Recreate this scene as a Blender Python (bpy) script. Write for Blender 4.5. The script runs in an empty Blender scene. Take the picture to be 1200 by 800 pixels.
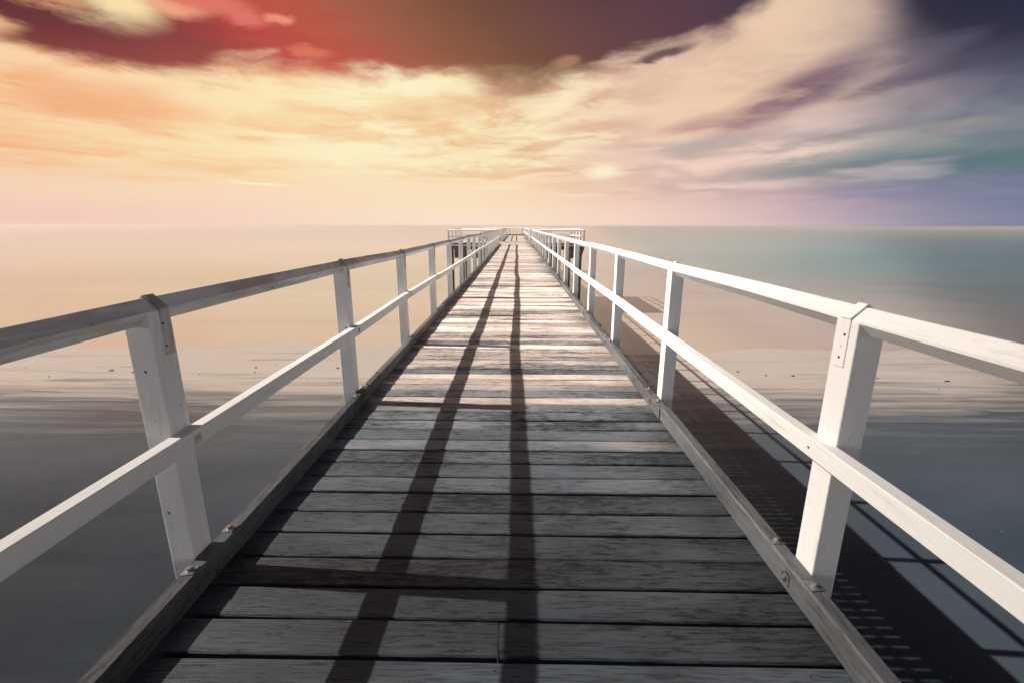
import bpy, bmesh, math, random
from mathutils import Vector, Matrix
random.seed(7)
PI = math.pi
rad = math.radians
scene = bpy.context.scene
COL = scene.collection

# ------------------------------------------------------------------ measures (metres; pier runs along +Y, deck top at z = 0)
EYE = 1.36
KL, KR = -1.255, 1.109            # outer faces of the left and right kerb timbers = inner faces of the posts
KW, KH = 0.064, 0.100             # kerb width, height
PW, PD = 0.090, 0.105             # post width (X) and depth (Y)
STEP = 1.85                       # post spacing
RS = 0.048                        # half diagonal of the diamond-set top rail
ZT = 1.110                        # top of the top rail
P0L, P0R = 1.575, 1.520           # first post in view, left and right (centre)
PLAT0, PLAT1 = 34.9, 43.0         # side landings
PIER_END = 69.0
PLX0, PLX1 = -5.10, 5.05          # side landing outer edges
SUN = Vector((-1.0, 0.068, 1/1.235)).normalized()
SEA_Z = -5.0

# ------------------------------------------------------------------ small helpers
def s2l(c):
    r = []
    for v in c:
        v /= 255.0
        r.append(v/12.92 if v <= 0.04045 else ((v+0.055)/1.055)**2.4)
    return (r[0], r[1], r[2], 1.0)

class MB:
    """collects shapes for one mesh"""
    def __init__(self):
        self.v = []; self.f = []
    def add(self, vs, fs):
        b = len(self.v)
        self.v += [tuple(p) for p in vs]
        self.f += [tuple(i+b for i in f) for f in fs]
        return self
    def box(self, x0, x1, y0, y1, z0, z1, M=None):
        vs = [Vector(p) for p in ((x0,y0,z0),(x1,y0,z0),(x1,y1,z0),(x0,y1,z0),(x0,y0,z1),(x1,y0,z1),(x1,y1,z1),(x0,y1,z1))]
        if M: vs = [M @ p for p in vs]
        return self.add(vs, [(0,3,2,1),(4,5,6,7),(0,1,5,4),(1,2,6,5),(2,3,7,6),(3,0,4,7)])
    def sweep(self, rings):
        """rings: list of equal length closed point rings -> capped solid"""
        n = len(rings[0]); b = [p for r in rings for p in r]; fs = []
        for k in range(len(rings)-1):
            for i in range(n):
                j = (i+1) % n
                fs.append((k*n+i, k*n+j, (k+1)*n+j, (k+1)*n+i))
        fs.append(tuple(range(n))[::-1]); m = (len(rings)-1)*n
        fs.append(tuple(m+i for i in range(n)))
        return self.add(b, fs)
    def prism(self, prof, y0, y1, M=None):
        """profile in XZ extruded along Y"""
        a = [Vector((x, y0, z)) for x, z in prof]; c = [Vector((x, y1, z)) for x, z in prof]
        if M: a = [M @ p for p in a]; c = [M @ p for p in c]
        return self.sweep([a, c])
    def cyl(self, c, r0, r1, h, n=10, M=None):
        a = []; d = []
        for i in range(n):
            t = 2*PI*i/n
            a.append(Vector((c[0]+r0*math.cos(t), c[1]+r0*math.sin(t), c[2])))
            d.append(Vector((c[0]+r1*math.cos(t), c[1]+r1*math.sin(t), c[2]+h)))
        if M: a = [M @ p for p in a]; d = [M @ p for p in d]
        return self.sweep([a, d])
    def mesh(self, name, mat, bevel=0.0, seg=1):
        me = bpy.data.meshes.new(name)
        me.from_pydata(self.v, [], self.f)
        bm = bmesh.new(); bm.from_mesh(me)
        bmesh.ops.recalc_face_normals(bm, faces=bm.faces)
        if bevel > 0:
            es = [e for e in bm.edges if len(e.link_faces) == 2 and e.calc_face_angle(0) > 0.5]
            bmesh.ops.bevel(bm, geom=es, offset=bevel, segments=seg, affect='EDGES', profile=0.5, clamp_overlap=True)
        bm.to_mesh(me); bm.free()
        me.materials.append(mat)
        return me
    def obj(self, name, mat, parent=None, bevel=0.0, seg=1):
        o = bpy.data.objects.new(name, self.mesh(name, mat, bevel, seg))
        COL.objects.link(o); o.parent = parent
        return o

def thing(name, label, cat, loc=(0,0,0), group=None):
    o = bpy.data.objects.new(name, None); COL.objects.link(o)
    o.empty_display_size = 0.2
    o['label'] = label; o['category'] = cat
    if group: o['group'] = group
    return o

def link(name, me, parent, M=None):
    o = bpy.data.objects.new(name, me); COL.objects.link(o); o.parent = parent
    if M is not None: o.matrix_local = M
    return o

# ------------------------------------------------------------------ node helpers
class NT:
    def __init__(self, tree):
        self.t = tree; self.n = tree.nodes; self.l = tree.links
        self.n.clear()
    def node(self, typ, **kw):
        nd = self.n.new(typ)
        for k, v in kw.items(): setattr(nd, k, v)
        return nd
    def put(self, sock, v):
        if isinstance(v, bpy.types.NodeSocket): self.l.new(v, sock)
        elif v is not None: sock.default_value = v
    def math(self, op, a, b=None, c=None, clamp=False):
        nd = self.node('ShaderNodeMath', operation=op, use_clamp=clamp)
        self.put(nd.inputs[0], a); self.put(nd.inputs[1], b)
        if c is not None: self.put(nd.inputs[2], c)
        return nd.outputs[0]
    def comb(self, x, y, z=0.0):
        nd = self.node('ShaderNodeCombineXYZ')
        for i, v in enumerate((x, y, z)): self.put(nd.inputs[i], v)
        return nd.outputs[0]
    def sep(self, v):
        nd = self.node('ShaderNodeSeparateXYZ'); self.put(nd.inputs[0], v); return nd.outputs
    def vmath(self, op, a, b=None):
        nd = self.node('ShaderNodeVectorMath', operation=op)
        self.put(nd.inputs[0], a)
        if b is not None: self.put(nd.inputs[1], b)
        return nd.outputs[1] if op in ('LENGTH', 'DOT_PRODUCT', 'DISTANCE') else nd.outputs[0]
    def noise(self, vec, scale=1.0, detail=4.0, rough=0.5, dist=0.0, lac=2.0, col=False):
        nd = self.node('ShaderNodeTexNoise')
        self.put(nd.inputs['Vector'], vec); self.put(nd.inputs['Scale'], scale); self.put(nd.inputs['Detail'], detail)
        self.put(nd.inputs['Roughness'], rough); self.put(nd.inputs['Distortion'], dist); self.put(nd.inputs['Lacunarity'], lac)
        return nd.outputs['Color' if col else 'Fac']
    def ss(self, v, a, b, lo=0.0, hi=1.0, kind='SMOOTHSTEP'):
        nd = self.node('ShaderNodeMapRange', interpolation_type=kind)
        for i, x in enumerate((v, a, b, lo, hi)): self.put(nd.inputs[i], x)
        return nd.outputs[0]
    def mapping(self, v, loc=(0,0,0), rot=(0,0,0), scale=(1,1,1), kind='POINT'):
        nd = self.node('ShaderNodeMapping', vector_type=kind)
        self.put(nd.inputs[0], v); nd.inputs['Location'].default_value = loc
        nd.inputs['Rotation'].default_value = rot; nd.inputs['Scale'].default_value = scale
        return nd.outputs[0]
    def mix(self, f, a, b, mode='MIX'):
        nd = self.node('ShaderNodeMix', data_type='RGBA', blend_type=mode)
        self.put(nd.inputs[0], f); self.put(nd.inputs[6], a); self.put(nd.inputs[7], b)
        return nd.outputs[2]
    def ramp(self, f, stops, interp='LINEAR'):
        nd = self.node('ShaderNodeValToRGB'); cr = nd.color_ramp; cr.interpolation = interp
        while len(cr.elements) > 1: cr.elements.remove(cr.elements[-1])
        cr.elements[0].position, cr.elements[0].color = stops[0]
        for p, c in stops[1:]:
            e = cr.elements.new(p); e.color = c
        self.put(nd.inputs[0], f)
        return nd.outputs[0]

def new_mat(name):
    m = bpy.data.materials.new(name); m.use_nodes = True
    t = NT(m.node_tree)
    out = t.node('ShaderNodeOutputMaterial'); bs = t.node('ShaderNodeBsdfPrincipled')
    t.l.new(bs.outputs[0], out.inputs[0])
    return m, t, bs

def bump(t, bs, h, strength=0.3, dist=0.01):
    b = t.node('ShaderNodeBump'); b.inputs['Strength'].default_value = strength; b.inputs['Distance'].default_value = dist
    t.put(b.inputs['Height'], h); t.l.new(b.outputs[0], bs.inputs['Normal'])

# ------------------------------------------------------------------ materials
def wood(name, along, dark, mid, pale, flake=(0.50, 0.60), rough=0.62, bstr=0.5, stain=None, painted_light=None):
    """weathered timber: grain stretched along one axis, worn remains of an old grey wash, nail rust and stains"""
    m, t, bs = new_mat(name)
    tc = t.node('ShaderNodeTexCoord').outputs['Object']
    rnd = t.node('ShaderNodeNewGeometry').outputs['Random Per Island']
    oi = t.node('ShaderNodeObjectInfo').outputs['Random']
    r2 = t.math('FRACT', t.math('ADD', t.math('MULTIPLY', rnd, 7.31), t.math('MULTIPLY', oi, 3.7)))
    off = t.comb(t.math('MULTIPLY', r2, 37.0), t.math('MULTIPLY', t.math('FRACT', t.math('MULTIPLY', r2, 13.7)), 51.0), t.math('MULTIPLY', r2, 19.0))
    p = t.vmath('ADD', tc, off)
    sg = {'x': (1.6, 34, 34), 'y': (34, 1.6, 34), 'z': (34, 34, 1.6)}[along]
    sf = {'x': (13, 64, 64), 'y': (64, 13, 64), 'z': (64, 64, 13)}[along]
    sb = {'x': (1.1, 3.5, 3.5), 'y': (3.5, 1.1, 3.5), 'z': (3.5, 3.5, 1.1)}[along]
    sh = {'x': (9, 210, 210), 'y': (210, 9, 210), 'z': (210, 210, 9)}[along]
    g = t.noise(t.mapping(p, scale=sg), 1.0, 5, 0.62, 0.6)
    gf = t.noise(t.mapping(p, scale=sh), 1.0, 3, 0.6)
    fl = t.noise(t.mapping(p, scale=sf), 1.0, 7, 0.70, 0.3)
    big = t.noise(t.mapping(p, scale=sb), 1.0, 3, 0.5)
    # flaked wash: more of it on some boards than on others
    shift = t.math('ADD', t.math('MULTIPLY', t.math('SUBTRACT', r2, 0.5), 0.16), t.math('MULTIPLY', t.math('SUBTRACT', big, 0.5), 0.55))
    fv = t.math('ADD', t.math('ADD', fl, shift), t.math('MULTIPLY', t.math('SUBTRACT', gf, 0.5), 0.34))
    wash = t.ss(fv, flake[0]-0.10, flake[1]-0.10)
    base = t.mix(t.ss(g, 0.3, 0.7), dark, mid)
    col = t.mix(wash, base, t.mix(t.ss(g, 0.25, 0.75), [c*0.86 for c in pale[:3]]+[1], pale))
    col = t.mix(t.ss(gf, 0.32, 0.54, 0.75, 0.0), col, dark)
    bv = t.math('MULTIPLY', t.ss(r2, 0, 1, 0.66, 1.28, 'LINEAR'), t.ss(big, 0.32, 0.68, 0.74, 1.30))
    if painted_light: bv = painted_light(t, tc, r2, bv)
    tint = t.ss(bv, 1.2, 4.5)  # painted warm glow on the boards brightened most
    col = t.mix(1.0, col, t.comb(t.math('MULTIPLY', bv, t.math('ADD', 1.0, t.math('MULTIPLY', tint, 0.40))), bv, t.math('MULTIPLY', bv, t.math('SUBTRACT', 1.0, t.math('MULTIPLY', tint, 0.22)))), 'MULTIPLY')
    if stain:
        col = stain(t, tc, col, dark, fl, big)
    t.put(bs.inputs['Base Color'], col)
    t.put(bs.inputs['Roughness'], t.ss(wash, 0, 1, rough+0.12, rough-0.08, 'LINEAR'))
    bs.inputs['Specular IOR Level'].default_value = 0.5
    h = t.math('ADD', t.math('MULTIPLY', g, 0.55), t.math('ADD', t.math('MULTIPLY', gf, 0.30), t.math('MULTIPLY', wash, 0.20)))
    bump(t, bs, h, bstr, 0.006)
    return m

def deck_painted_light(t, tc, r2, bv):
    # painted light: boards shaded at the shore end, brighter further out, varied per board
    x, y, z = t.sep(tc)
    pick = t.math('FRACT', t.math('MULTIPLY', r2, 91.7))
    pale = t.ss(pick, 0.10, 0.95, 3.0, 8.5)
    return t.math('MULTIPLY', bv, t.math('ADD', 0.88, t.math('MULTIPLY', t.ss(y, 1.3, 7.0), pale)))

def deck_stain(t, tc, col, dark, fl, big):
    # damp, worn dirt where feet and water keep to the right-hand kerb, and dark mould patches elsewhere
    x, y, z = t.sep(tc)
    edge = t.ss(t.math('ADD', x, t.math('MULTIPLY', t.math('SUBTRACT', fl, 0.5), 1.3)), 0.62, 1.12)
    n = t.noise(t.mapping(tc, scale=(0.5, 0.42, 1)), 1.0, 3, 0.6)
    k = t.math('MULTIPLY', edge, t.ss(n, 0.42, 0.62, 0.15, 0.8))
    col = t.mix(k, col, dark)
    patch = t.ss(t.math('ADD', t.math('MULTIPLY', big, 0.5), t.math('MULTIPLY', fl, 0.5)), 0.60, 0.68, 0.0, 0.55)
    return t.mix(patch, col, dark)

M_DECK = wood('deck_timber', 'x', (0.006, 0.008, 0.011, 1), (0.024, 0.032, 0.042, 1), (0.086, 0.103, 0.120, 1), flake=(0.42, 0.58), rough=0.50, bstr=0.7, stain=deck_stain, painted_light=deck_painted_light)
M_KERB = wood('kerb_timber', 'y', (0.030, 0.029, 0.031, 1), (0.032, 0.035, 0.041, 1), (0.098, 0.103, 0.110, 1), flake=(0.44, 0.60))
M_BEAM = wood('beam_timber', 'y', (0.015, 0.016, 0.018, 1), (0.045, 0.045, 0.047, 1), (0.075, 0.075, 0.075, 1))
M_PILE = wood('pile_timber', 'z', (0.012, 0.014, 0.016, 1), (0.04, 0.042, 0.044, 1), (0.07, 0.07, 0.068, 1))

def paint(name, white, dirt, chips=0.70, dirt_lo=0.55, dirt_hi=0.75, along='y', rough=0.42):
    m, t, bs = new_mat(name)
    tc = t.node('ShaderNodeTexCoord').outputs['Object']
    oi = t.node('ShaderNodeObjectInfo').outputs['Random']
    p = t.vmath('ADD', tc, t.comb(t.math('MULTIPLY', oi, 23.0), t.math('MULTIPLY', oi, 41.0), t.math('MULTIPLY', oi, 17.0)))
    sc = {'y': (14, 2.2, 14), 'z': (14, 14, 2.2)}[along]
    a = t.noise(t.mapping(p, scale=sc), 1.0, 6, 0.66, 0.4)
    b = t.noise(p, 26.0, 5, 0.6, 0.3)
    c = t.noise(t.mapping(p, scale={'y': (70, 6, 70), 'z': (70, 70, 6)}[along]), 1.0, 3, 0.6)
    col = t.mix(t.ss(a, dirt_lo, dirt_hi, 0, 0.8 if dirt_lo < 0.5 else 0.55), white, dirt)
    col = t.mix(t.ss(c, 0.52, 0.78, 0, 0.38 if dirt_lo < 0.5 else 0.24), col, dirt)
    chip = t.ss(t.math('ADD', t.math('MULTIPLY', b, 0.7), t.math('MULTIPLY', a, 0.45)), chips, chips+0.03)
    col = t.mix(chip, col, (0.05, 0.046, 0.042, 1))
    t.put(bs.inputs['Base Color'], col)
    t.put(bs.inputs['Roughness'], t.ss(a, 0.3, 0.7, rough, rough+0.25, 'LINEAR'))
    bs.inputs['Specular IOR Level'].default_value = 0.4
    bump(t, bs, t.math('ADD', t.math('MULTIPLY', c, 0.5), t.math('MULTIPLY', chip, -0.7)), 0.7, 0.004)
    return m

M_WHITE = paint('white_paint', (0.82, 0.81, 0.79, 1), (0.50, 0.46, 0.41, 1), chips=0.765)
M_POST = paint('post_paint', (0.82, 0.81, 0.79, 1), (0.52, 0.47, 0.42, 1), chips=0.725, along='z')
M_WORN = paint('worn_rail_paint', (0.80, 0.78, 0.74, 1), (0.50, 0.455, 0.405, 1), chips=0.715, dirt_lo=0.40, dirt_hi=0.62)
M_STRAP = paint('strap_paint', (0.62, 0.58, 0.53, 1), (0.26, 0.21, 0.18, 1), chips=0.74, dirt_lo=0.42, dirt_hi=0.66, along='z')

def metal(name, col, rough=0.45):
    m, t, bs = new_mat(name)
    tc = t.node('ShaderNodeTexCoord').outputs['Object']
    n = t.noise(tc, 60.0, 4, 0.6)
    t.put(bs.inputs['Base Color'], t.mix(t.ss(n, 0.4, 0.7), col, (0.10, 0.07, 0.05, 1)))
    bs.inputs['Metallic'].default_value = 0.75; bs.inputs['Roughness'].default_value = rough
    bump(t, bs, n, 0.2, 0.002)
    return m
M_BOLT = metal('galvanised_steel', (0.34, 0.35, 0.36, 1))
M_NAIL = metal('rusty_nail', (0.08, 0.06, 0.05, 1), 0.7)

def sand_mat():
    m, t, bs = new_mat('wet_sand')
    tc = t.node('ShaderNodeTexCoord').outputs['Object']
    x, y, z = t.sep(tc)
    rip_c = t.vmath('ADD', t.mapping(tc, scale=(0.16, 2.1, 0.2)), t.vmath('SCALE', t.noise(tc, 0.25, 2, 0.5, col=True), None))
    rip = t.noise(rip_c, 1.0, 5, 0.6, 0.4)
    fine = t.noise(t.mapping(tc, scale=(1.3, 7, 1)), 1.0, 5, 0.65)
    grain = t.noise(tc, 70.0, 3, 0.6)
    patch = t.noise(t.mapping(tc, scale=(0.10, 0.22, 0.1)), 1.0, 4, 0.55)
    col = t.mix(t.ss(patch, 0.3, 0.7), (0.028, 0.040, 0.052, 1), (0.046, 0.060, 0.074, 1))
    # pale drained ripples along the tide line
    tide = t.math('MULTIPLY', t.ss(y, 10.0, 18.5), t.ss(t.math('ADD', rip, t.ss(y, 12.0, 20.0, -0.08, 0.20)), 0.32, 0.68))
    col = t.mix(t.math('MULTIPLY', tide, 0.7), col, (0.46, 0.40, 0.355, 1))
    col = t.mix(t.ss(fine, 0.58, 0.76, 0, 0.28), col, (0.06, 0.06, 0.06, 1))
    speck = t.noise(tc, 9.0, 2, 0.5)
    col = t.mix(t.ss(speck, 0.735, 0.76, 0, 0.8), col, (0.012, 0.012, 0.012, 1))
    shell = t.noise(t.mapping(tc, loc=(5, 5, 5)), 14.0, 2, 0.5)
    col = t.mix(t.ss(shell, 0.765, 0.78, 0, 0.6), col, (0.35, 0.33, 0.30, 1))
    t.put(bs.inputs['Base Color'], col)
    t.put(bs.inputs['Roughness'], t.ss(t.math('ADD', rip, t.math('MULTIPLY', patch, 0.6)), 0.5, 1.1, 0.26, 0.52))
    bs.inputs['IOR'].default_value = 1.33; bs.inputs['Specular IOR Level'].default_value = 0.28
    h = t.math('ADD', t.math('MULTIPLY', t.math('MULTIPLY', rip, t.ss(y, 5.0, 12.0, 0.15, 1.0)), 1.0), t.math('ADD', t.math('MULTIPLY', fine, 0.22), t.math('MULTIPLY', grain, 0.04)))
    bump(t, bs, h, 0.45, 0.03)
    return m

def sea_mat():
    m, t, bs = new_mat('sea_water')
    tc = t.node('ShaderNodeTexCoord').outputs['Object']
    x, y, z = t.sep(tc)
    # long, smooth bands: the photograph's slow exposure left only bands of colour in the water
    band = t.noise(t.mapping(tc, scale=(0.004, 0.035, 0.1)), 1.0, 4, 0.55, 0.3)
    band2 = t.noise(t.mapping(tc, scale=(0.02, 0.22, 0.1)), 1.0, 4, 0.55, 0.3)
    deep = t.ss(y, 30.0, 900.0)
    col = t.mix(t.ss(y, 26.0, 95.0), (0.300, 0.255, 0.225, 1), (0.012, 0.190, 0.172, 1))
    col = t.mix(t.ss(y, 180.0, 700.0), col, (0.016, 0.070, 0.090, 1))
    left_warm = t.ss(t.math('ADD', x, t.math('ADD', t.math('MULTIPLY', y, -0.16), t.math('MULTIPLY', t.math('SUBTRACT', band2, 0.5), 16.0))), 26.0, -8.0)  # water colour turns peach towards the left
    col = t.mix(left_warm, col, (0.330, 0.262, 0.222, 1))
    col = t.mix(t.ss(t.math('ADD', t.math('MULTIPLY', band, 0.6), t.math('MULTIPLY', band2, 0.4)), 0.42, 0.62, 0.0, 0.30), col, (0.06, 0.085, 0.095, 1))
    t.put(bs.inputs['Base Color'], col)
    bs.inputs['Roughness'].default_value = 0.13
    bs.inputs['IOR'].default_value = 1.333
    w = t.noise(t.mapping(tc, scale=(0.25, 1.1, 0.3)), 1.0, 4, 0.55)
    bump(t, bs, t.math('ADD', w, t.math('MULTIPLY', band2, 3.0)), 0.06, 0.10)
    return m

def weed_mat():
    m, t, bs = new_mat('seaweed')
    tc = t.node('ShaderNodeTexCoord').outputs['Object']
    t.put(bs.inputs['Base Color'], t.mix(t.noise(tc, 30, 3), (0.012, 0.012, 0.010, 1), (0.05, 0.042, 0.032, 1)))
    bs.inputs['Roughness'].default_value = 0.5
    return m
M_SAND, M_SEA, M_WEED = sand_mat(), sea_mat(), weed_mat()

# ------------------------------------------------------------------ the ground: one sheet of beach sloping under the sea, and the sea
def sand_z(x, y):
    yy = max(-50.0, min(60.0, y))
    z = -3.745 - 0.0534*yy
    if y < -50: z += 0.0
    return z + 0.035*math.sin(x*0.21+0.7)*math.sin(y*0.13+1.0) + 0.02*math.sin(x*0.53+y*0.31)

def grid_axis(lo, hi, near, step, grow):
    a = [0.0]; s = step
    while a[-1] < hi:
        if a[-1] > near: s *= grow
        a.append(a[-1]+s)
    b = [0.0]; s = step
    while b[-1] > lo:
        if b[-1] < -near: s *= grow
        b.append(b[-1]-s)
    return sorted(set(b+a))
xs = grid_axis(-9000, 9000, 40, 1.5, 1.35)
ys = grid_axis(-400, 60, 60, 1.5, 1.35)
m = MB()
vs = [(x, y, sand_z(x, y)) for y in ys for x in xs]
nx = len(xs)
m.add(vs, [(j*nx+i, j*nx+i+1, (j+1)*nx+i+1, (j+1)*nx+i) for j in range(len(ys)-1) for i in range(nx-1)])
sand = m.obj('sand_beach', M_SAND); sand['kind'] = 'structure'
for p in sand.data.polygons: p.use_smooth = True
m = MB()
xs2 = grid_axis(-14000, 14000, 60, 10, 1.5); ys2 = [16, 20, 24, 28, 34, 42, 55, 75, 110, 170, 280, 500, 900, 1800, 4000, 9000, 14000]
nx = len(xs2)
m.add([(x, y, SEA_Z) for y in ys2 for x in xs2], [(j*nx+i, j*nx+i+1, (j+1)*nx+i+1, (j+1)*nx+i) for j in range(len(ys2)-1) for i in range(nx-1)])
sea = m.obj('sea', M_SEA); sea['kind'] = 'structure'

# ------------------------------------------------------------------ the pier
pier = thing('pier', 'long straight timber pier of weathered grey deck boards running out to sea', 'pier')
SK = math.tan(rad(0.45))
edges = [-3.05, -2.89, -2.73]
edges = [1.193 - 0.159*k for k in range(22, 0, -1)] + [1.193, 1.348, 1.501, 1.659, 1.820, 1.980, 2.154, 2.309, 2.468]
while edges[-1] < PIER_END - 0.1:
    edges.append(edges[-1] + random.uniform(0.146, 0.174))
planks = []
for k in range(len(edges)-1):
    y0, y1 = edges[k], edges[k+1]
    g = random.uniform(0.0062, 0.0088) if random.random() > 0.22 else random.uniform(0.0030, 0.0095)
    planks.append((y0+g, y1-g))

def plank_mb(mb, y0, y1, x0=None, x1=None, sag=None):
    """one board with slightly wandering edges and a little cup"""
    x0 = KL-0.06+random.uniform(-.02, .02) if x0 is None else x0
    x1 = KR+0.075+random.uniform(-.02, .02) if x1 is None else x1
    n = 15; rings = []
    zo = random.uniform(-0.003, 0.003); tilt = random.uniform(-0.006, 0.006); rot = random.uniform(-0.0006, 0.0006)
    ph = random.uniform(0, 6); c = 0.006
    for i in range(n+1):
        x = x0 + (x1-x0)*i/n
        s = -x*SK + rot*x
        e0 = 0.0011*math.sin(x*5.1+ph) + random.uniform(-0.0009, 0.0009); e1 = 0.0011*math.sin(x*4.3+ph*2) + random.uniform(-0.0009, 0.0009)
        a, b = y0+s+e0, y1+s+e1
        zt = zo + 0.0015*math.sin(x*1.9+ph)
        za, zb = zt-tilt*(b-a)*2, zt+tilt*(b-a)*2
        rings.append([Vector((x, a, -0.046)), Vector((x, b, -0.046)), Vector((x, b, zb-c)), Vector((x, b-c*0.8, zb)), Vector((x, (a+b)/2, zt+0.0008)), Vector((x, a+c*0.8, za)), Vector((x, a, za-c))])
    mb.sweep(rings)

vis = [p for p in planks if p[1] > 0.72]
near, back, far = vis[:97], [p for p in planks if p[1] <= 0.72], vis[97:]
near_boards = []
for (y0, y1) in near:
    if abs(y0 - 1.193) < 0.02:      # this course is two shorter boards butted together
        for xa, xb in ((None, -0.058), (-0.0545, None)):
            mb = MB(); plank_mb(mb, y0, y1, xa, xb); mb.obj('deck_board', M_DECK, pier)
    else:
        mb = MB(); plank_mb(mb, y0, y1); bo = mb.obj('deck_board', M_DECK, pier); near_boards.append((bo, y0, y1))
mb = MB()
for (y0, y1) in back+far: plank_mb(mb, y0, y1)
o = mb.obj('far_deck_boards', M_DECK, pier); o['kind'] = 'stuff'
# the white threshold board where the side landings join
mb = MB(); mb.box(KL-0.02, KR+0.02, PLAT0-0.28, PLAT0-0.02, 0.004, 0.030); mb.obj('threshold_board', M_WHITE, pier, 0.004)
# long beams, headstocks, piles
for xa, xb in ((KL-0.10, KL+0.09), (KR-0.09, KR+0.112)):
    mb = MB(); mb.box(xa, xb, -3.0, PIER_END, -0.62, -0.0465); mb.obj('beam', M_BEAM, pier, 0.006)
yy = -1.4
while yy < PIER_END:
    mb = MB(); mb.box(KL-0.05, KR+0.05, yy-0.12, yy+0.12, -0.90, -0.602); mb.obj('headstock', M_BEAM, pier, 0.006)
    for xx in (KL+0.15, KR-0.15):
        mb = MB(); mb.cyl((xx, yy, -8.5), 0.16, 0.145, 7.597, 14); mb.obj('pile', M_PILE, pier)
    yy += 5.55

def bolt_mesh(name='bolt'):
    mb = MB()
    mb.box(-0.024, 0.024, -0.024, 0.024, 0, 0.004)
    mb.cyl((0, 0, 0.004), 0.016, 0.015, 0.003, 12)
    mb.cyl((0, 0, 0.007), 0.0115, 0.0105, 0.010, 6)
    return mb.mesh(name, M_BOLT, 0.0006)
BOLT = bolt_mesh()

def kerb_run(xo, side, joints, posts, nb):
    """kerb timbers on the deck edge; side=+1 right, -1 left; xo outer face"""
    for k in range(len(joints)-1):
        y0, y1 = joints[k]+0.004, joints[k+1]-0.004
        dx = random.uniform(-0.004, 0.004) if k else 0; dz = random.uniform(-0.004, 0.003)
        if side > 0 and k == 0: dz = 0.004
        if side > 0 and k == 1: dx, dz = 0.007, -0.008
        n = max(2, int((y1-y0)/0.35)); rings = []
        xi = xo - side*KW
        for i in range(n+1):
            y = y0+(y1-y0)*i/n
            w = [random.uniform(-.0016, .0016) for _ in range(6)]
            c = 0.008
            pr = [(xi+w[0], 0.004), (xo, 0.004), (xo+w[1], KH-c+w[2]), (xo-side*c, KH+w[3]), (xi+side*c, KH+w[4]), (xi+w[5], KH-c)]
            rings.append([Vector((px - side*dx, y, pz+(dz if pz > 0.01 else 0))) for px, pz in pr])
        mb = MB(); mb.sweep(rings)
        o = mb.obj('kerb', M_KERB, pier)
        for py in posts:
            if y0 < py < y1 or True:
                for q, d in enumerate((-0.115, 0.135)):
                    by = py + d
                    if y0+0.03 < by < y1-0.03 and py < nb:
                        M = Matrix.Translation((xo-side*(KW/2-0.002)-side*dx, by, KH+dz+0.0005)) @ Matrix.Rotation(random.uniform(-.25, .25), 4, 'Z') @ Matrix.Rotation(side*0.05, 4, 'Y')
                        link('bolt', BOLT, o, M)
                if side > 0 and y0+0.03 < py < y1-0.03 and py < nb:
                    M = Matrix.Translation((xi-dx-0.0012, py-0.01, 0.052)) @ Matrix.Rotation(-PI/2, 4, 'Y') @ Matrix.Rotation(random.uniform(-.2, .2), 4, 'Z')
                    link('bolt', BOLT, o, M)
pl = [P0L + STEP*k for k in range(-2, 38)]
pr_ = [P0R + STEP*k for k in range(-2, 38)]
def joints(first, step, end):
    j = [-2.9, first]
    while j[-1] + step < end: j.append(j[-1]+step)
    j.append(end); return j
kerb_run(KR, +1, joints(3.115, 3.70, PLAT0-0.3), pr_, 24)
kerb_run(KL, -1, joints(3.90, 3.70, PLAT0-0.3), pl, 24)
kerb_run(KR, +1, [PLAT1+0.1] + [PLAT1+5*k for k in range(1, 5)] + [PIER_END-3], pr_, 0)
kerb_run(KL, -1, [PLAT1+0.1] + [PLAT1+5*k for k in range(1, 5)] + [PIER_END-3], pl, 0)

# ------------------------------------------------------------------ railings
def post_mesh(zb=-0.012):
    h = PW/2; prof = [(-h, zb), (h, zb), (h, ZT-RS+0.002), (0, ZT-2*RS+0.001), (-h, ZT-RS+0.002)]
    mb = MB(); mb.prism(prof, -PD/2, PD/2)
    return mb.mesh('post', M_POST, 0.004, 2)
POST = post_mesh()
def strap_mesh(mat):
    t = 0.003; e = 0.0022; h = PW/2 + 0.001
    zt, zm = ZT + e*1.42, ZT - RS
    outer = [(h+t, zm-0.16), (h+t, zm+0.004), (RS+e+t, zm+0.006), (0.004, zt+t*1.2), (-0.004, zt+t*1.2), (-RS-e-t, zm+0.006), (-h-t, zm+0.004), (-h-t, zm-0.16)]
    inner = [(-h, zm-0.16), (-h, zm+0.003), (-RS-e, zm+0.004), (0, zt), (RS+e, zm+0.004), (h, zm+0.003), (h, zm-0.16)]
    n = len(outer); pr = outer + inner
    ya, yb = -0.021, 0.021
    v = [Vector((x, ya, z)) for x, z in pr] + [Vector((x, yb, z)) for x, z in pr]; N = len(pr)
    fs = [(i, (i+1) % N, N+(i+1) % N, N+i) for i in range(N)]
    # end faces as strips between outer and inner paths
    inn = list(range(N-1, n-1, -1))        # inner indices in outer order
    def im(i): return inn[min(max(i - (0 if i < 4 else 1), 0), len(inn)-1)]
    for i in range(n-1):
        a, b = i, i+1; c, d = im(i+1), im(i)
        q = [a, b, c, d] if c != d else [a, b, c]
        fs.append(tuple(q)); fs.append(tuple(N+k for k in reversed(q)))
    return MB().add(v, fs).mesh('strap', mat)
STRAP = strap_mesh(M_STRAP); STRAP_W = strap_mesh(M_POST)
def nail_mesh():
    mb = MB(); M = Matrix.Rotation(PI/2, 4, 'Y')
    mb.cyl((0, 0, 0), 0.0048, 0.0036, 0.0022, 8, M)
    return mb.mesh('nail', M_NAIL)
NAIL = nail_mesh()
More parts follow.
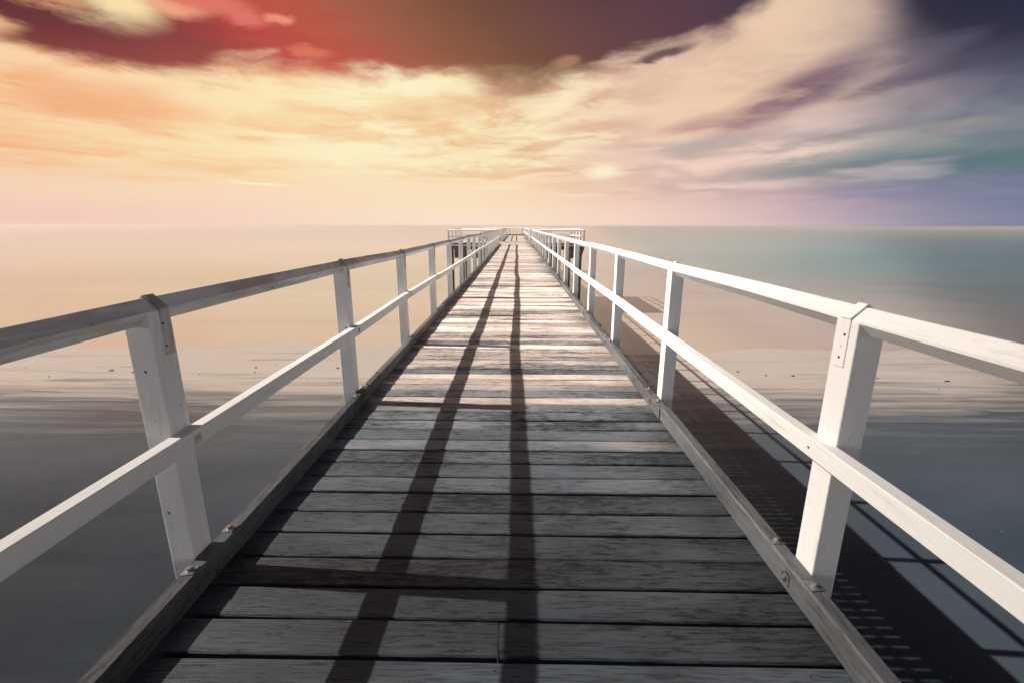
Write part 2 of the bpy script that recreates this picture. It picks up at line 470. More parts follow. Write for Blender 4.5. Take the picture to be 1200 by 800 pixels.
def plate_mesh():
    mb = MB(); M = Matrix.Rotation(PI/2, 4, 'Y')
    mb.box(-0.017, 0.017, -0.017, 0.017, 0, 0.003, M)
    mb.cyl((0, 0, 0.003), 0.009, 0.008, 0.006, 6, M)
    return mb.mesh('bolt', M_STRAP)
PLATE = plate_mesh()

def wob(key, s, amp=0.011):
    """how far the old rail wanders from a straight line at distance s"""
    return amp*(math.sin(s*0.61+key*1.7)+0.6*math.sin(s*1.37+key*4.1)+0.35*math.sin(s*2.9+key*2.3))/1.5

def rail_run(parent, p0, p1, stops, inward, key, worn=False, fine=True, amp=0.011, zoff=0.0, fat=1.0):
    """railing from p0 to p1 (2D, along the post centre line) with posts at the given distances; inward: +1 if the walking side is on the right of p0->p1"""
    d = Vector((p1[0]-p0[0], p1[1]-p0[1], 0)); L = d.length; d.normalize()
    ang = math.atan2(d.y, d.x) - PI/2
    F = Matrix.Translation((p0[0], p0[1], zoff)) @ Matrix.Rotation(ang, 4, 'Z')     # local: +Y along the run, +X to its right
    for k, s in enumerate(stops):
        tw = random.uniform(-.012, .012)
        M = F @ Matrix.Translation((wob(key, s, amp), s, wob(key+3, s, amp))) @ Matrix.Rotation(tw, 4, 'Z') @ Matrix.Rotation(random.uniform(-.004, .004), 4, 'Y')
        po = link('post', POST, parent, M @ Matrix.Diagonal((fat, fat, 1, 1)))
        if fine:
            st = link('strap', STRAP if worn else STRAP_W, po, Matrix.Translation((0, random.uniform(-.012, .02), 0)))
            if s < 12 and worn:
                for zz in (ZT-RS-0.045, ZT-RS-0.125):
                    link('nail', NAIL, po, Matrix.Translation((inward*(PW/2+0.0042), random.uniform(-.004, .006), zz)) @ Matrix.Rotation(0 if inward > 0 else PI, 4, 'Z'))
            elif s < 12:
                for zz in (ZT-RS-0.05, ZT-RS-0.13):
                    link('nail', NAIL, po, Matrix.Translation((inward*(PW/2+0.0042), random.uniform(-.004, .006), zz)) @ Matrix.Rotation(0 if inward > 0 else PI, 4, 'Z'))
    # top rail: square timber set on edge, in lengths of two bays
    cuts = [0.0] + [s for k, s in enumerate(stops) if k % 2 == 1 and 0.5 < s < L-0.5] + [L]
    for k in range(len(cuts)-1):
        a, b = cuts[k]+(0.0015 if k else 0), cuts[k+1]-0.0015
        n = max(1, int((b-a)/0.30)); rings = []
        for i in range(n+1):
            s = a+(b-a)*i/n; cx = wob(key, s, amp); cz = ZT-RS+wob(key+3, s, amp)
            c = 0.006
            j = [random.uniform(-.0012, .0012) if worn else random.uniform(-.0004, .0004) for _ in range(4)]
            q = []
            for m_, (ux, uz) in enumerate(((0, -1), (1, 0), (0, 1), (-1, 0))):
                r = RS*fat + j[m_]
                px, pz = ux*r, uz*r
                tx, tz = -uz, ux
                q.append((px - ux*c*0.7 - tx*c*0.7, pz - uz*c*0.7 - tz*c*0.7)); q.append((px - ux*c*0.7 + tx*c*0.7, pz - uz*c*0.7 + tz*c*0.7))
            rings.append([F @ Vector((cx+x, s, cz+z)) for x, z in q])
        MB().sweep(rings).obj('top_rail', M_WORN if worn and cuts[k] < 7.5 else M_WHITE, parent)
    # mid rail on the walking side of the posts
    cuts = [0.0] + [s for k, s in enumerate(stops) if k % 2 == 0 and 0.5 < s < L-0.5] + [L]
    for k in range(len(cuts)-1):
        a, b = cuts[k]+(0.0012 if k else 0), cuts[k+1]-0.0012
        n = max(1, int((b-a)/0.40)); rings = []
        x0, x1 = inward*(PW/2+0.001), inward*(PW/2+0.050)
        for i in range(n+1):
            s = a+(b-a)*i/n; cx = wob(key, s, amp); cz = wob(key+5, s, amp*0.8)
            c = 0.003*inward; z0, z1 = 0.552, 0.622
            q = [(x0, z0), (x1-c, z0), (x1, z0+abs(c)), (x1, z1-abs(c)), (x1-c, z1), (x0, z1)]
            rings.append([F @ Vector((cx+x, s, cz+z)) for x, z in q])
        mr = MB().sweep(rings).obj('mid_rail', M_WHITE, parent)
        if fine:
            for s in stops:
                if a-0.01 < s < b-0.02 and s < 14:
                    Mx = F @ Matrix.Translation((wob(key, s, amp)+inward*(PW/2+0.0502), s+0.012, 0.586+wob(key+5, s, amp*0.8)))
                    if inward < 0: Mx = Mx @ Matrix.Rotation(PI, 4, 'Z')
                    link('bolt', PLATE if worn else NAIL, mr, Mx)

HEAD = MB().cyl((0, 0, 0), 0.0052, 0.0042, 0.0016, 8).mesh('nail', M_NAIL)
for bo, y0, y1 in near_boards[:34]:
    for bx in (-1.045, -0.06, 0.94):
        for fy in (0.24, 0.76):
            if random.random() < 0.9:
                x = bx + random.uniform(-.018, .018); y = y0+(y1-y0)*(fy+random.uniform(-.05, .05)) - x*SK
                hit, co_, nn, _ = bo.ray_cast(Vector((x, y, 0.2)), Vector((0, 0, -1)))
                if hit: link('nail', HEAD, bo, Matrix.Translation(co_ - Vector((0, 0, 0.0008))))
CXL, CXR = KL - PW/2, KR + PW/2
y_start = -2.9
# straight-line offset so the first posts in view stay exactly where they were measured
rl = thing('railing', 'white timber railing with a dirty peeling top rail, along the left of the near pier', 'railing', group='white railings along the pier')
stL = [P0L + STEP*k - y_start for k in range(-1, 18) if P0L + STEP*k < PLAT0-0.4] + [PLAT0 - 0.05 - y_start]
rail_run(rl, (CXL, y_start), (CXL, PLAT0), stL, +1, 0.0, worn=True)
rr = thing('railing', 'bright clean white timber railing in full sun, along the right of the near pier', 'railing', group='white railings along the pier')
stR = [P0R + STEP*k - y_start for k in range(-1, 18) if P0R + STEP*k < PLAT0-0.4] + [PLAT0 - 0.05 - y_start]
rail_run(rr, (CXR, y_start), (CXR, PLAT0), stR, -1, 2.0, amp=0.007)
yE = PIER_END - 3.0
for side, cx, lab in ((1, CXL, 'distant white railing on the left edge of the pier, beyond the side landings'), (-1, CXR, 'distant white railing on the right edge of the pier, beyond the side landings')):
    t = thing('railing', lab, 'railing', group='white railings along the pier')
    L = yE-PLAT1; n = 12
    rail_run(t, (cx, PLAT1), (cx, yE), [L*(i+0.02)/n for i in range(n)] + [L-0.06], side, 5.0+side, fine=False, amp=0.008)

# ------------------------------------------------------------------ side landings
def landing(xa, xb, y0, y1, side, label, group):
    """timber side landing: boards, edge kerb, dark edge beams, hanging fender boards, piles and a brace"""
    t = thing('landing', label, 'landing', group=group)
    lo, hi = min(xa, xb), max(xa, xb)
    mb = MB(); y = y0
    while y < y1-0.05:
        w = random.uniform(0.146, 0.172); e = min(y+w, y1)
        mb.box(lo, hi, y+0.004, e-0.004, -0.045, random.uniform(-0.002, 0.002)); y = e
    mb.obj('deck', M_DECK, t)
    mb = MB(); mb.box(lo, hi, y0-0.050, y0-0.003, -0.085, -0.004); mb.obj('edge_board', M_WHITE, t, 0.004)
    mb = MB(); mb.box(lo+0.03, hi-0.03, y0+0.02, y0+0.14, 0.003, 0.115); mb.obj('kerb', M_BEAM, t, 0.006)
    mb = MB(); mb.box(lo+0.02, hi-0.02, y0-0.030, y0+0.20, -0.36, -0.088); mb.obj('beam', M_BEAM, t, 0.006)
    mb = MB(); mb.box(lo+0.02, hi-0.02, y1-0.25, y1-0.03, -0.36, -0.048); mb.obj('beam', M_BEAM, t, 0.006)
    n = 4
    for i in range(n):
        x = lo+0.25+(hi-lo-0.5)*i/(n-1)
        for yy in (y0+0.35, y1-0.5):
            mb = MB(); mb.cyl((x, yy, -8.5), 0.13, 0.12, 8.45, 10); mb.obj('pile', M_PILE, t)
    # fender boards hung under the beam
    xo = xa if abs(xa) > abs(xb) else xb
    s = -1 if xo > 0 else 1
    for a, b in ((0.45, 1.45), (1.75, 2.35), (2.6, 3.0)):
        x0, x1 = sorted((xo+s*a, xo+s*b))
        mb = MB(); mb.box(x0, x1, y0+0.02, y0+0.08, -0.98, -0.365); mb.obj('fender_board', M_PILE, t, 0.005)
    mb = MB()
    c = Vector((xo+s*0.05, y0+0.1, -0.10)); e = Vector((xo+s*0.28, y0+0.1, -1.1))
    mb.sweep([[c+Vector((-.09, -.05, 0)), c+Vector((.09, -.05, 0)), c+Vector((.09, .05, 0)), c+Vector((-.09, .05, 0))], [e+Vector((-.03, -.05, 0)), e+Vector((.03, -.05, 0)), e+Vector((.03, .05, 0)), e+Vector((-.03, .05, 0))]])
    mb.obj('brace', M_BEAM, t)
    return t
G = 'side landings half way along the pier'
landing(PLX0, KL-0.10, PLAT0, PLAT1, -1, 'timber side landing jutting out on the left of the pier, half way to its head', G)
landing(KR+0.10, PLX1, PLAT0, PLAT1, +1, 'timber side landing jutting out on the right of the pier, half way to its head', G)
G = 'white railings round the landings'
def ring(label, pts, inw, key, gaps):
    t = thing('railing', label, 'railing', group=G)
    for k in range(len(pts)-1):
        a, b = Vector(pts[k]), Vector(pts[k+1]); L = (b-a).length
        n = gaps[k]
        st = [L*i/n for i in range(n)] + ([L] if k == len(pts)-2 else [])
        st = [min(max(s, 0.0), L) for s in st]
        rail_run(t, pts[k], pts[k+1], st, inw, key+k, fine=False, amp=0.004, fat=1.45)
    return t
ring('low white railing round the left side landing, three sides with a corner post', [(CXL-0.10, PLAT0+0.07), (PLX0+0.06, PLAT0+0.07), (PLX0+0.06, PLAT1-0.07), (CXL-0.1, PLAT1-0.07)], +1, 9.0, (1, 4, 2))
ring('low white railing round the right side landing, three sides with a corner post', [(CXR+0.10, PLAT0+0.07), (PLX1-0.06, PLAT0+0.07), (PLX1-0.06, PLAT1-0.07), (CXR+0.1, PLAT1-0.07)], -1, 11.0, (1, 4, 2))

# ------------------------------------------------------------------ pier head
t = thing('end_platform', 'wide timber platform closing off the far end of the pier', 'platform')
mb = MB(); y = yE
while y < PIER_END-0.02:
    mb.box(-4.7, 4.5, y+0.004, y+0.152, -0.045, 0.0095); y += 0.16
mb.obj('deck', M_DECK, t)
mb = MB(); mb.box(-4.66, 4.46, PIER_END-0.3, PIER_END-0.1, 0.011, 0.18); mb.obj('kerb', M_BEAM, t, 0.01)
for ya in (yE+0.05, PIER_END-0.3):
    mb = MB(); mb.box(-4.65, 4.45, ya, ya+0.2, -0.40, -0.047); mb.obj('beam', M_BEAM, t, 0.01)
for x in (-4.3, -2.4, 2.2, 4.1):
    for ya in (yE+0.5, PIER_END-0.7):
        mb = MB(); mb.cyl((x, ya, -8.5), 0.16, 0.15, 8.45, 10); mb.obj('pile', M_PILE, t)
t = thing('railing', 'far white railing enclosing the end platform against the horizon', 'railing', group=G)
pts = [(CXL-0.1, yE+0.07), (-4.62, yE+0.07), (-4.62, PIER_END-0.07), (4.42, PIER_END-0.07), (4.42, yE+0.07), (CXR+0.1, yE+0.07)]
for k in range(5):
    a, b = Vector(pts[k]), Vector(pts[k+1]); L = (b-a).length; n = (2, 2, 5, 2, 2)[k]
    rail_run(t, pts[k], pts[k+1], [L*i/n for i in range(n)] + ([L] if k == 4 else []), +1, 13.0+k, fine=False, amp=0.004, fat=1.6)

# ------------------------------------------------------------------ seaweed on the tide line
def weed(x, y, w):
    bm = bmesh.new()
    bmesh.ops.create_icosphere(bm, subdivisions=2, radius=1.0)
    sx, sy, sz = w*random.uniform(.8, 1.3), w*random.uniform(.5, .9), w*random.uniform(.22, .38)
    a = random.uniform(-.5, .5); ph = [random.uniform(0, 6) for _ in range(3)]
    for v in bm.verts:
        k = 1+0.28*math.sin(v.co.x*5+ph[0])*math.sin(v.co.y*6+ph[1])+0.18*math.sin(v.co.z*9+ph[2])+random.uniform(-.12, .12)
        p = v.co*k
        v.co = Vector((p.x*sx*math.cos(a)-p.y*sy*math.sin(a), p.x*sx*math.sin(a)+p.y*sy*math.cos(a), p.z*sz))
    me = bpy.data.meshes.new('seaweed_clump'); bm.to_mesh(me); bm.free(); me.materials.append(M_WEED)
    o = bpy.data.objects.new('seaweed_clump', me); COL.objects.link(o)
    o.location = (x, y, sand_z(x, y)+0.02)
    o['label'] = 'small dark clump of seaweed lying on the wet sand by the tide line'; o['category'] = 'seaweed'
    o['group'] = 'seaweed clumps on the tide line'
for x, y, w in ((-17.6, 18.9, .16), (-16.4, 18.6, .10), (-19.2, 17.8, .07), (-23.0, 17.0, .10), (-21.9, 19.4, .05), (-20.0, 16.0, .05), (-15.6, 18.2, .04),
                (-13.4, 18.4, .05), (-11.6, 19.5, .09), (-11.2, 18.7, .07), (-10.9, 19.9, .05), (-9.8, 18.4, .08), (-9.2, 18.1, .05), (-7.9, 19.4, .12), (-8.4, 17.6, .05),
                (9.7, 19.3, .09), (10.6, 18.7, .08), (11.7, 18.6, .15), (14.9, 18.2, .06), (17.4, 17.8, .12), (20.9, 18.9, .09), (16.0, 16.6, .05), (5.3, 16.9, .05)):
    weed(x, y, w*0.62)

# ------------------------------------------------------------------ sky
world = bpy.data.worlds.new("World"); scene.world = world; world.use_nodes = True
w = NT(world.node_tree)
out = w.node('ShaderNodeOutputWorld'); bg = w.node('ShaderNodeBackground'); w.l.new(bg.outputs[0], out.inputs[0])
dirv = w.node('ShaderNodeTexCoord').outputs['Generated']
dx, dy, dz = w.sep(dirv)
az = w.math('MULTIPLY', w.math('ARCTAN2', dx, dy), 180/PI)
el = w.math('MULTIPLY', w.math('ARCSINE', dz), 180/PI)
elp = w.math('MAXIMUM', el, 0.0)
# stretched, foreshortened cloud coordinates (thinner towards the horizon)
vv = w.math('MULTIPLY', w.math('LOGARITHM', w.math('ADD', elp, 3.5), math.e), 15.0)
cp = w.comb(az, vv, 0.0)
cl = w.mapping(cp, scale=(0.055, 0.20, 1))
cr_ = w.mapping(w.mapping(cp, rot=(0, 0, rad(-22))), scale=(0.055, 0.17, 1))
rightness = w.ss(az, 4.0, 20.0)
def mixv(f, a, b):
    nd = w.node('ShaderNodeMix', data_type='VECTOR'); w.put(nd.inputs[0], f); w.put(nd.inputs[4], a); w.put(nd.inputs[5], b); return nd.outputs[1]
n1 = w.math('ADD', w.math('MULTIPLY', w.noise(cl, 1.0, 6, 0.58, 0.35), w.math('SUBTRACT', 1.0, rightness)), w.math('MULTIPLY', w.noise(cr_, 1.0, 3, 0.45, 0.2), rightness))
n2 = w.noise(w.mapping(cp, loc=(7, 3, 2), scale=(0.11, 0.52, 1)), 1.0, 7, 0.64, 0.4)
n3 = w.noise(w.mapping(cp, loc=(3, 9, 5), scale=(0.035, 0.11, 1)), 1.0, 3, 0.5, 0.2)
nc = w.math('SUBTRACT', n1, 0.5); nd2 = w.math('SUBTRACT', n2, 0.5)
# warped position used by every cloud shape
wa = w.math('ADD', az, w.math('ADD', w.math('MULTIPLY', nc, 5.0), w.math('MULTIPLY', nd2, 5.0)))
we = w.math('ADD', el, w.math('ADD', w.math('MULTIPLY', nc, 2.2), w.math('MULTIPLY', nd2, 2.4)))
wp = w.comb(wa, we, 0.0)
azj = w.math('ADD', az, w.math('MULTIPLY', nd2, 7.0))
aztop = w.math('ADD', az, w.math('ADD', w.math('MULTIPLY', nd2, 6.0), w.math('MULTIPLY', w.math('SUBTRACT', el, 17.5), 1.3)))
def rampA(stops, src=None):
    return w.ramp(w.ss(src or azj, -60, 60, 0, 1, 'LINEAR'), [((a+60)/120, s2l(c)) for a, c in stops], 'B_SPLINE')
top = rampA([(-46, (92,48,52)), (-38, (104,58,62)), (-31, (152,66,64)), (-26, (192,78,70)), (-20, (188,88,70)), (-14, (168,94,74)), (-7, (142,92,70)), (0, (122,82,64)), (7, (108,72,66)), (13, (98,66,68)), (20, (90,62,72)), (27, (78,60,74)), (36, (48,48,66)), (46, (42,44,64))], aztop)
up = rampA([(-46, (124,62,60)), (-28, (205,98,86)), (-14, (192,105,80)), (-4, (158,116,86)), (1, (150,108,82)), (7, (122,86,76)), (15, (106,76,80)), (26, (96,76,90)), (36, (60,60,80)), (46, (50,52,72))], aztop)
midc = rampA([(-46, (246,205,165)), (-28, (250,220,175)), (-15, (251,230,192)), (0, (248,214,174)), (8, (238,196,168)), (14, (212,176,162)), (20, (186,170,162)), (27, (170,164,160)), (37, (108,132,138)), (46, (74,110,116))])
low = rampA([(-46, (246,208,182)), (-15, (251,227,192)), (0, (250,222,185)), (14, (240,204,188)), (27, (214,180,180)), (37, (150,144,165)), (46, (106,118,146))])
hor = rampA([(-46, (243,200,186)), (-28, (247,213,194)), (-10, (251,230,204)), (0, (251,227,200)), (14, (246,213,197)), (27, (222,190,190)), (37, (168,158,176)), (46, (122,130,156))])
sky = w.mix(w.ss(el, 0.5, 3.2), hor, low)
sky = w.mix(w.ss(we, 3.2, 6.0), sky, midc)
sky = w.mix(w.ss(we, 7.0, 11.5), sky, up)
sky = w.mix(w.ss(we, 12.0, 18.0), sky, top)
var = w.ss(w.math('ADD', w.math('MULTIPLY', n3, 0.5), w.math('MULTIPLY', n2, 0.5)), 0.3, 0.7, 0.86, 1.16, 'LINEAR')
sky = w.mix(w.ss(el, 9.0, 14.0), sky, w.mix(1.0, sky, w.comb(var, var, var), 'MULTIPLY'))
# the big cloud bank: its upper edge as a function of azimuth
edge = w.ramp(w.ss(az, -60, 60, 0, 1, 'LINEAR'), [((a+60)/120, (v/30, v/30, v/30, 1)) for a, v in
      ((-60, 13.5), (-46, 13.6), (-41, 13.4), (-36, 13.5), (-31, 14.3), (-26, 15.4), (-19, 15.8), (-12, 15.9), (-6, 15.5), (0, 14.8), (2, 14.9), (5, 15.6), (9, 16.2), (13, 16.9), (18, 17.6), (22, 19.0), (25, 20.8), (27.5, 25), (31.5, 24.5), (34, 20.5), (37, 16.0), (40, 13.2), (43, 12.2), (46, 12.0), (60, 12))])
edge = w.math('MULTIPLY', edge, 30.0)
soft = w.math('ADD', w.ss(az, 20, 36, 1.0, 3.2), w.ss(w.math('ABSOLUTE', w.math('SUBTRACT', az, 0.5)), 0.0, 7.0, 1.6, 0.0))
emask = w.ss(w.math('SUBTRACT', edge, w.math('ADD', el, w.math('ADD', w.math('MULTIPLY', nc, 5.5), w.math('MULTIPLY', nd2, 3.2)))), w.math('MULTIPLY', soft, -1.0), w.math('MULTIPLY', soft, 1.3))
bot = w.ss(w.math('ADD', el, w.math('ADD', w.math('MULTIPLY', nc, 5.0), w.math('MULTIPLY', nd2, 3.0))), 3.8, 7.2)
bank = w.math('MULTIPLY', emask, bot)
lit = w.mix(w.ss(el, 6.0, 12.0),
    rampA([(-46, (249,212,165)), (-28, (251,238,190)), (-15, (252,245,205)), (0, (252,235,190)), (10, (248,220,190)), (20, (238,204,188)), (27, (246,212,200)), (33, (230,202,192)), (37, (186,178,174)), (46, (112,126,132))]),
    rampA([(-46, (250,208,168)), (-38, (251,216,174)), (-28, (251,232,182)), (-15, (253,246,204)), (-5, (252,236,190)), (5, (253,238,195)), (13, (244,210,182)), (22, (236,202,174)), (28, (238,206,176)), (34, (186,162,154)), (40, (122,118,136)), (46, (108,112,132))]))
shd = rampA([(-46, (240,172,124)), (-30, (246,190,142)), (-12, (244,198,148)), (0, (222,164,124)), (10, (214,162,142)), (20, (178,138,134)), (27, (142,110,120)), (36, (104,94,112)), (46, (84,88,108))])
shade = w.math('ADD', w.math('MULTIPLY', w.ss(n3, 0.40, 0.66), 0.35), w.math('MULTIPLY', w.ss(n2, 0.42, 0.62), 0.75))
wq = w.comb(w.math('ADD', az, w.math('ADD', w.math('MULTIPLY', nd2, 6.0), w.math('MULTIPLY', nc, 2.0))), w.math('ADD', el, w.math('ADD', w.math('MULTIPLY', nd2, 2.6), w.math('MULTIPLY', nc, 0.6))), 0.0)
def spot(a, e, sa, se, rot=0.0, lo=1.0, hi=0.0, amp=1.0, pos=None):
    v = w.mapping(pos or wp, loc=(a, e, 0), rot=(0, 0, rad(rot)), scale=(sa, se, 1), kind='TEXTURE')
    return w.ss(w.vmath('LENGTH', v), lo, hi, 0.0, amp)
def mx(*a):
    r = a[0]
    for b in a[1:]: r = w.math('MAXIMUM', r, b)
    return r
shspots = mx(spot(-39, 10.2, 11, 2.6, 0, 1.1, 0.2, .95), spot(-10.5, 12.0, 9, 2.2, 0, 1.1, 0.2, .8), spot(-46, 6.6, 6, 0.9, 0, 1.2, 0.2, .8),
             spot(29, 12.6, 11, 2.4, 20, 1.2, 0.2, 1.0), spot(21, 10.6, 8, 1.0, 8, 1.2, .2, .7), spot(37, 12.6, 6, 1.2, 12, 1.2, .2, .8), spot(9, 11.0, 7, 0.9, 4, 1.2, .2, .7), spot(43, 9.8, 8, 1.6, 0, 1.2, .2, .6))
fine = w.noise(w.mapping(cp, loc=(1, 4, 8), scale=(0.15, 0.95, 1)), 1.0, 6, 0.66, 0.3)
shade = w.math('ADD', w.math('MAXIMUM', w.math('MULTIPLY', shade, w.ss(rightness, 0.0, 1.0, 0.75, 0.24)), w.math('MULTIPLY', shspots, w.ss(n2, 0.25, 0.62, 0.55, 1.05))), w.math('MULTIPLY', w.math('SUBTRACT', fine, 0.5), w.ss(rightness, 0.0, 1.0, 1.0, 0.22)), clamp=True)
litspots = mx(spot(-29, 12.4, 7, 1.5, 0, 1.2, .2), spot(-20, 7.6, 18, 1.3, 0, 1.2, .2, .9), spot(-12, 14.6, 10, 1.0, 0, 1.2, .2), spot(31.5, 10.0, 7.0, 2.0, 12, 1.15, .35), spot(29, 19.5, 6, 3.2, 20, 1.3, .3), spot(5, 13.4, 5, 1.3, 15, 1.2, .2), spot(-42, 8.2, 5, .8, 0, 1.2, .2))
shade = w.math('MULTIPLY', shade, w.math('SUBTRACT', 1.0, w.math('MULTIPLY', litspots, 0.9)))
shade_cloud = w.mix(shade, lit, shd)
sky = w.mix(bank, sky, shade_cloud)
def paintspot(c, *a, **k):
    global sky
    sky = w.mix(spot(*a, pos=wq, **k), sky, s2l(c))
# gaps of teal evening sky low on the right, and their bars
paintspot((108, 132, 134), 40, 5.9, 15, 1.9, 2, 1.4, .0, .65)
paintspot((84, 114, 120), 41, 5.4, 15, 1.0, 1, 1.4, .0, .75)
paintspot((168, 166, 160), 20, 8.3, 9, 1.0, 6, 1.2, .2, .75)
paintspot((170, 172, 166), 32, 7.9, 10, 0.6, 3, 1.2, .2, .6)
paintspot((240, 212, 200), 27, 7.0, 8, .8, 2, 1.2, .2, .75)
paintspot((254, 238, 208), 10.2, 6.0, 2.6, 0.9, 0, 1.2, .2, 1.0)
paintspot((206, 176, 166), 12.5, 8.4, 5.0, 0.7, 3, 1.2, .2, .7)
paintspot((252, 230, 206), 14.5, 7.2, 4.5, 0.9, 3, 1.2, .2, .9)
paintspot((196, 168, 164), 15.5, 6.2, 4.5, 0.5, 3, 1.2, .2, .6)
paintspot((246, 214, 196), 19, 5.8, 5, 1.2, 3, 1.2, .2, .7)
paintspot((250, 224, 205), 8.0, 3.8, 4, .4, 0, 1.2, .2, .7)
paintspot((252, 240, 210), -28, 4.2, 4, .4, 0, 1.2, .2, .9)
paintspot((252, 236, 205), -3, 4.3, 4, .35, 0, 1.2, .2, .6)
paintspot((132, 130, 160), 41, 3.4, 12, 1.0, 0, 1.2, .2, .5)
paintspot((150, 148, 168), 37, 3.6, 3, .6, 0, 1.2, .2, .6)
paintspot((142, 122, 130), 35.5, 9.4, 8, 1.2, 12, 1.2, .2, .5)
paintspot((160, 152, 146), 42.0, 8.4, 5, .8, 4, 1.2, .2, .7)
# a lower deck of broken puffs on the right, cream near the pier and mauve far right
pv = w.comb(az, w.math('MULTIPLY', vv, 1.0), 4.0)
pn = w.math('ADD', w.math('MULTIPLY', w.noise(w.mapping(pv, scale=(0.085, 0.24, 1)), 1.0, 4, 0.46, 0.2), 0.88), w.math('MULTIPLY', n2, 0.12))
pm = w.math('MULTIPLY', w.ss(pn, 0.43, 0.60), w.math('MULTIPLY', w.ss(az, 3.0, 12.0), w.math('MULTIPLY', w.ss(el, 2.0, 4.2), w.ss(el, 12.0, 8.5))))
pcol = w.mix(w.ss(pn, 0.50, 0.72), rampA([(-46, (240,200,170)), (6, (236,196,170)), (16, (212,176,168)), (26, (178,160,160)), (36, (124,132,142)), (46, (96,112,128))]),
                                    rampA([(-46, (252,230,200)), (6, (253,234,204)), (16, (250,222,204)), (26, (246,212,202)), (36, (196,184,186)), (46, (138,146,156))]))
sky = w.mix(w.math('MULTIPLY', pm, 0.85), sky, pcol)
# small clouds in the red sky
paintspot((250, 222, 172), -37.2, 18.3, 4.3, 2.3, 4, 1.2, .2, 1.0)
paintspot((244, 170, 138), -33.0, 18.9, 3.2, 0.9, 0, 1.2, .3, .9)
paintspot((240, 172, 130), -42.5, 17.6, 3.0, 0.8, -10, 1.2, .3, .7)
paintspot((236, 186, 140), -46.5, 14.9, 3.0, 1.2, 0, 1.2, .3, .9)
paintspot((226, 122, 104), -30.0, 19.6, 4.0, 1.0, 0, 1.2, .3, .9)
paintspot((226, 118, 108), -27.5, 18.8, 2.2, .8, 0, 1.2, .3, .9)
paintspot((238, 150, 120), -24.6, 19.2, 1.6, .6, 0, 1.1, .4, .9)
paintspot((224, 130, 100), -22.0, 16.9, 2.6, .5, 0, 1.2, .3, .7)
paintspot((170, 128, 98), 5.0, 16.9, 2.2, .7, 10, 1.2, .3, .9)
paintspot((92, 66, 74), 16.0, 17.3, 3.5, .5, 8, 1.2, .3, .9)
paintspot((92, 90, 108), 38.5, 14.5, 4.0, 1.0, 10, 1.2, .3, .6)
# rest of the dome: dim dusk sky from the Sky Texture, overhead and behind, plus an added fill band
nis = w.node('ShaderNodeTexSky', sky_type='NISHITA'); nis.sun_disc = False
nis.sun_elevation = math.asin(SUN.z); nis.sun_rotation = math.atan2(SUN.x, SUN.y)
fill_band = w.mix(w.math('MULTIPLY', w.ss(el, 11.0, 4.0), w.ss(w.math('ABSOLUTE', az), 62.0, 105.0)), (0, 0, 0, 1), (2.35, 2.2, 2.1, 1))  # added low bright band behind the camera, fills the shaded railings
dome = w.mix(1.0, nis.outputs[0], (0.0028, 0.0058, 0.0140, 1), 'MULTIPLY')
away = w.math('MAXIMUM', w.ss(el, 23.5, 34.0), w.ss(w.math('ABSOLUTE', az), 75.0, 130.0))
final = w.mix(1.0, w.mix(away, sky, dome), fill_band, 'ADD')
w.put(bg.inputs[0], final)
bg.inputs[1].default_value = 0.56

# ------------------------------------------------------------------ sun
L = bpy.data.lights.new('sun', 'SUN'); L.energy = 5.0; L.angle = rad(0.45); L.color = (1.0, 0.915, 0.81)
so = bpy.data.objects.new('sun', L); COL.objects.link(so)
so.rotation_euler = (-SUN).to_track_quat('-Z', 'Y').to_euler()

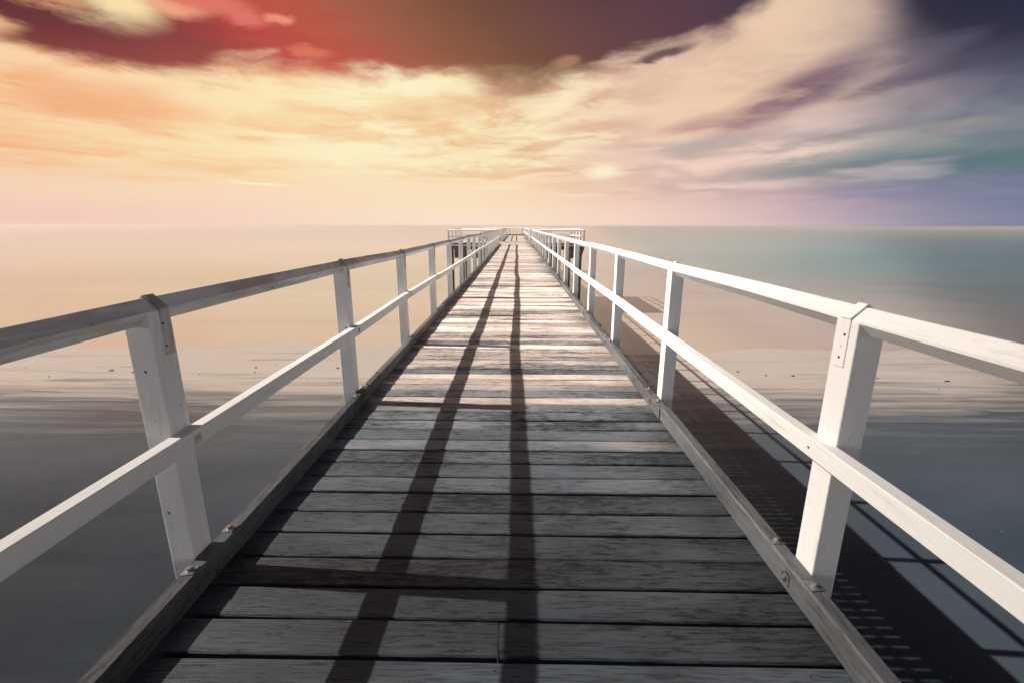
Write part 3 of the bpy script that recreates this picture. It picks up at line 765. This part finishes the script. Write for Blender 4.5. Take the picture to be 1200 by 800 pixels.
# ------------------------------------------------------------------ added unseen cloud towards the sun, shaped to shade the foreground and right-hand sea
def shade_cloud(dist, depth, density):
    e1 = Vector((0, 1, 0)); e1 = (e1 - SUN*e1.dot(SUN)).normalized()     # across the sunbeams, out to sea
    e2 = SUN.cross(e1).normalized()                                        # across the sunbeams, sideways
    if e2.x < 0: e2 = -e2
    org = Vector((0, 0, 0)) + SUN*dist
    def sm(x): x = max(0.0, min(1.0, x)); return x*x*(3-2*x)
    us = [-70+2.5*i for i in range(0, 22)] + [-15+1.0*i for i in range(0, 36)] + [21+6*i for i in range(0, 24)]
    vs = [-70+5*i for i in range(0, 12)] + [-10+1.0*i for i in range(0, 36)] + [26+8*i for i in range(0, 36)]
    th = {}
    for i, u in enumerate(us):
        for j, v in enumerate(vs):
            lip = 3.9 + min(0.9*max(0.0, -u-0.8), 8.0) if u < 0 else 3.9 + 2.5*max(0, u-2.0)
            lip += 0.5*math.sin(u*0.33+1) + 0.5*math.sin(u*0.9+v*0.2) + 0.03*abs(v)*math.sin(v*0.11+u*0.05)
            wdt = 6.5 + 0.16*abs(v) + 0.1*abs(u)
            k = sm((lip-v)/wdt)*sm((v+70)/20)*sm((u+70)/15)*sm((159-u)/25)*sm((306-v)/60)
            th[i, j] = depth*k*(1-0.5*sm((u-12)/25))*(0.92+0.12*math.sin(u*0.41+v*0.23)+0.08*math.sin(u*0.13-v*0.31)) if k > 0.004 else 0.0
    for _ in range(3):          # keep the thin rim in one piece
        grown = [k for k in th if th[k] == 0.0 and sum(th.get((k[0]+a, k[1]+b), 0) > 0 for a in (-1, 0, 1) for b in (-1, 0, 1)) >= 4]
        for k in grown: th[k] = 0.03
    A, B, fs = [], [], []
    n = len(vs)
    for i, u in enumerate(us):
        for j, v in enumerate(vs):
            c = org + e1*v + e2*u
            A.append(c + SUN*th[i, j]*0.6); B.append(c - SUN*th[i, j]*0.4)
    N = len(A)
    for i in range(len(us)-1):
        for j in range(n-1):
            if max(th[i, j], th[i+1, j], th[i, j+1], th[i+1, j+1]) > 0:
                p = i*n+j; q = (p, p+1, p+n+1, p+n)
                fs.append(q); fs.append(tuple(N+k for k in reversed(q)))
    m = bpy.data.materials.new('shade_cloud_vapour'); m.use_nodes = True
    t = NT(m.node_tree); o = t.node('ShaderNodeOutputMaterial'); vo = t.node('ShaderNodeVolumePrincipled')
    t.l.new(vo.outputs[0], o.inputs['Volume'])
    vo.inputs['Color'].default_value = (0.95, 0.95, 0.96, 1); vo.inputs['Density'].default_value = density; vo.inputs['Anisotropy'].default_value = 0.3
    c = MB().add(A+B, fs).obj('shade_cloud', m); c['kind'] = 'stuff'
    bm = bmesh.new(); bm.from_mesh(c.data); bmesh.ops.remove_doubles(bm, verts=bm.verts, dist=0.001)
    bmesh.ops.delete(bm, geom=[v for v in bm.verts if not v.link_faces], context='VERTS')
    bmesh.ops.recalc_face_normals(bm, faces=bm.faces)
    if bm.calc_volume(signed=True) < 0: bmesh.ops.reverse_faces(bm, faces=bm.faces)
    bm.to_mesh(c.data); bm.free()
shade_cloud(420.0, 16.0, 0.12)

# ------------------------------------------------------------------ sea haze
def haze(density):
    mb = MB(); mb.box(-15000, 15000, -1000, 15500, -9.5, 1.9)
    m = bpy.data.materials.new('sea_haze'); m.use_nodes = True
    t = NT(m.node_tree); o = t.node('ShaderNodeOutputMaterial'); v = t.node('ShaderNodeVolumePrincipled')
    t.l.new(v.outputs[0], o.inputs['Volume'])
    v.inputs['Color'].default_value = (0.70, 0.61, 0.57, 1); v.inputs['Density'].default_value = density; v.inputs['Anisotropy'].default_value = 0.15
    h = mb.obj('haze', m); h['kind'] = 'stuff'
HAZE = 0.0012
haze(HAZE)

# ------------------------------------------------------------------ camera
cam = bpy.data.cameras.new('camera'); co = bpy.data.objects.new('camera', cam); COL.objects.link(co)
cam.sensor_width = 36.0; cam.lens = 36.0*539/1200; cam.clip_start = 0.02; cam.clip_end = 60000
co.matrix_world = Matrix.Translation((0, 0, EYE)) @ Matrix.Rotation(rad(0.53), 4, 'Z') @ Matrix.Rotation(rad(90-14.06), 4, 'X') @ Matrix.Rotation(rad(0.12), 4, 'Z')
scene.camera = co

scene.view_settings.view_transform = 'Standard'; scene.view_settings.look = 'None'
scene.view_settings.gamma = 1.0; scene.view_settings.exposure = 0.84; scene.view_settings.use_curve_mapping = False
cy = scene.cycles
cy.use_denoising = True; cy.max_bounces = 8; cy.volume_bounces = 2; cy.diffuse_bounces = 4; cy.glossy_bounces = 4
cy.sample_clamp_indirect = 4.0
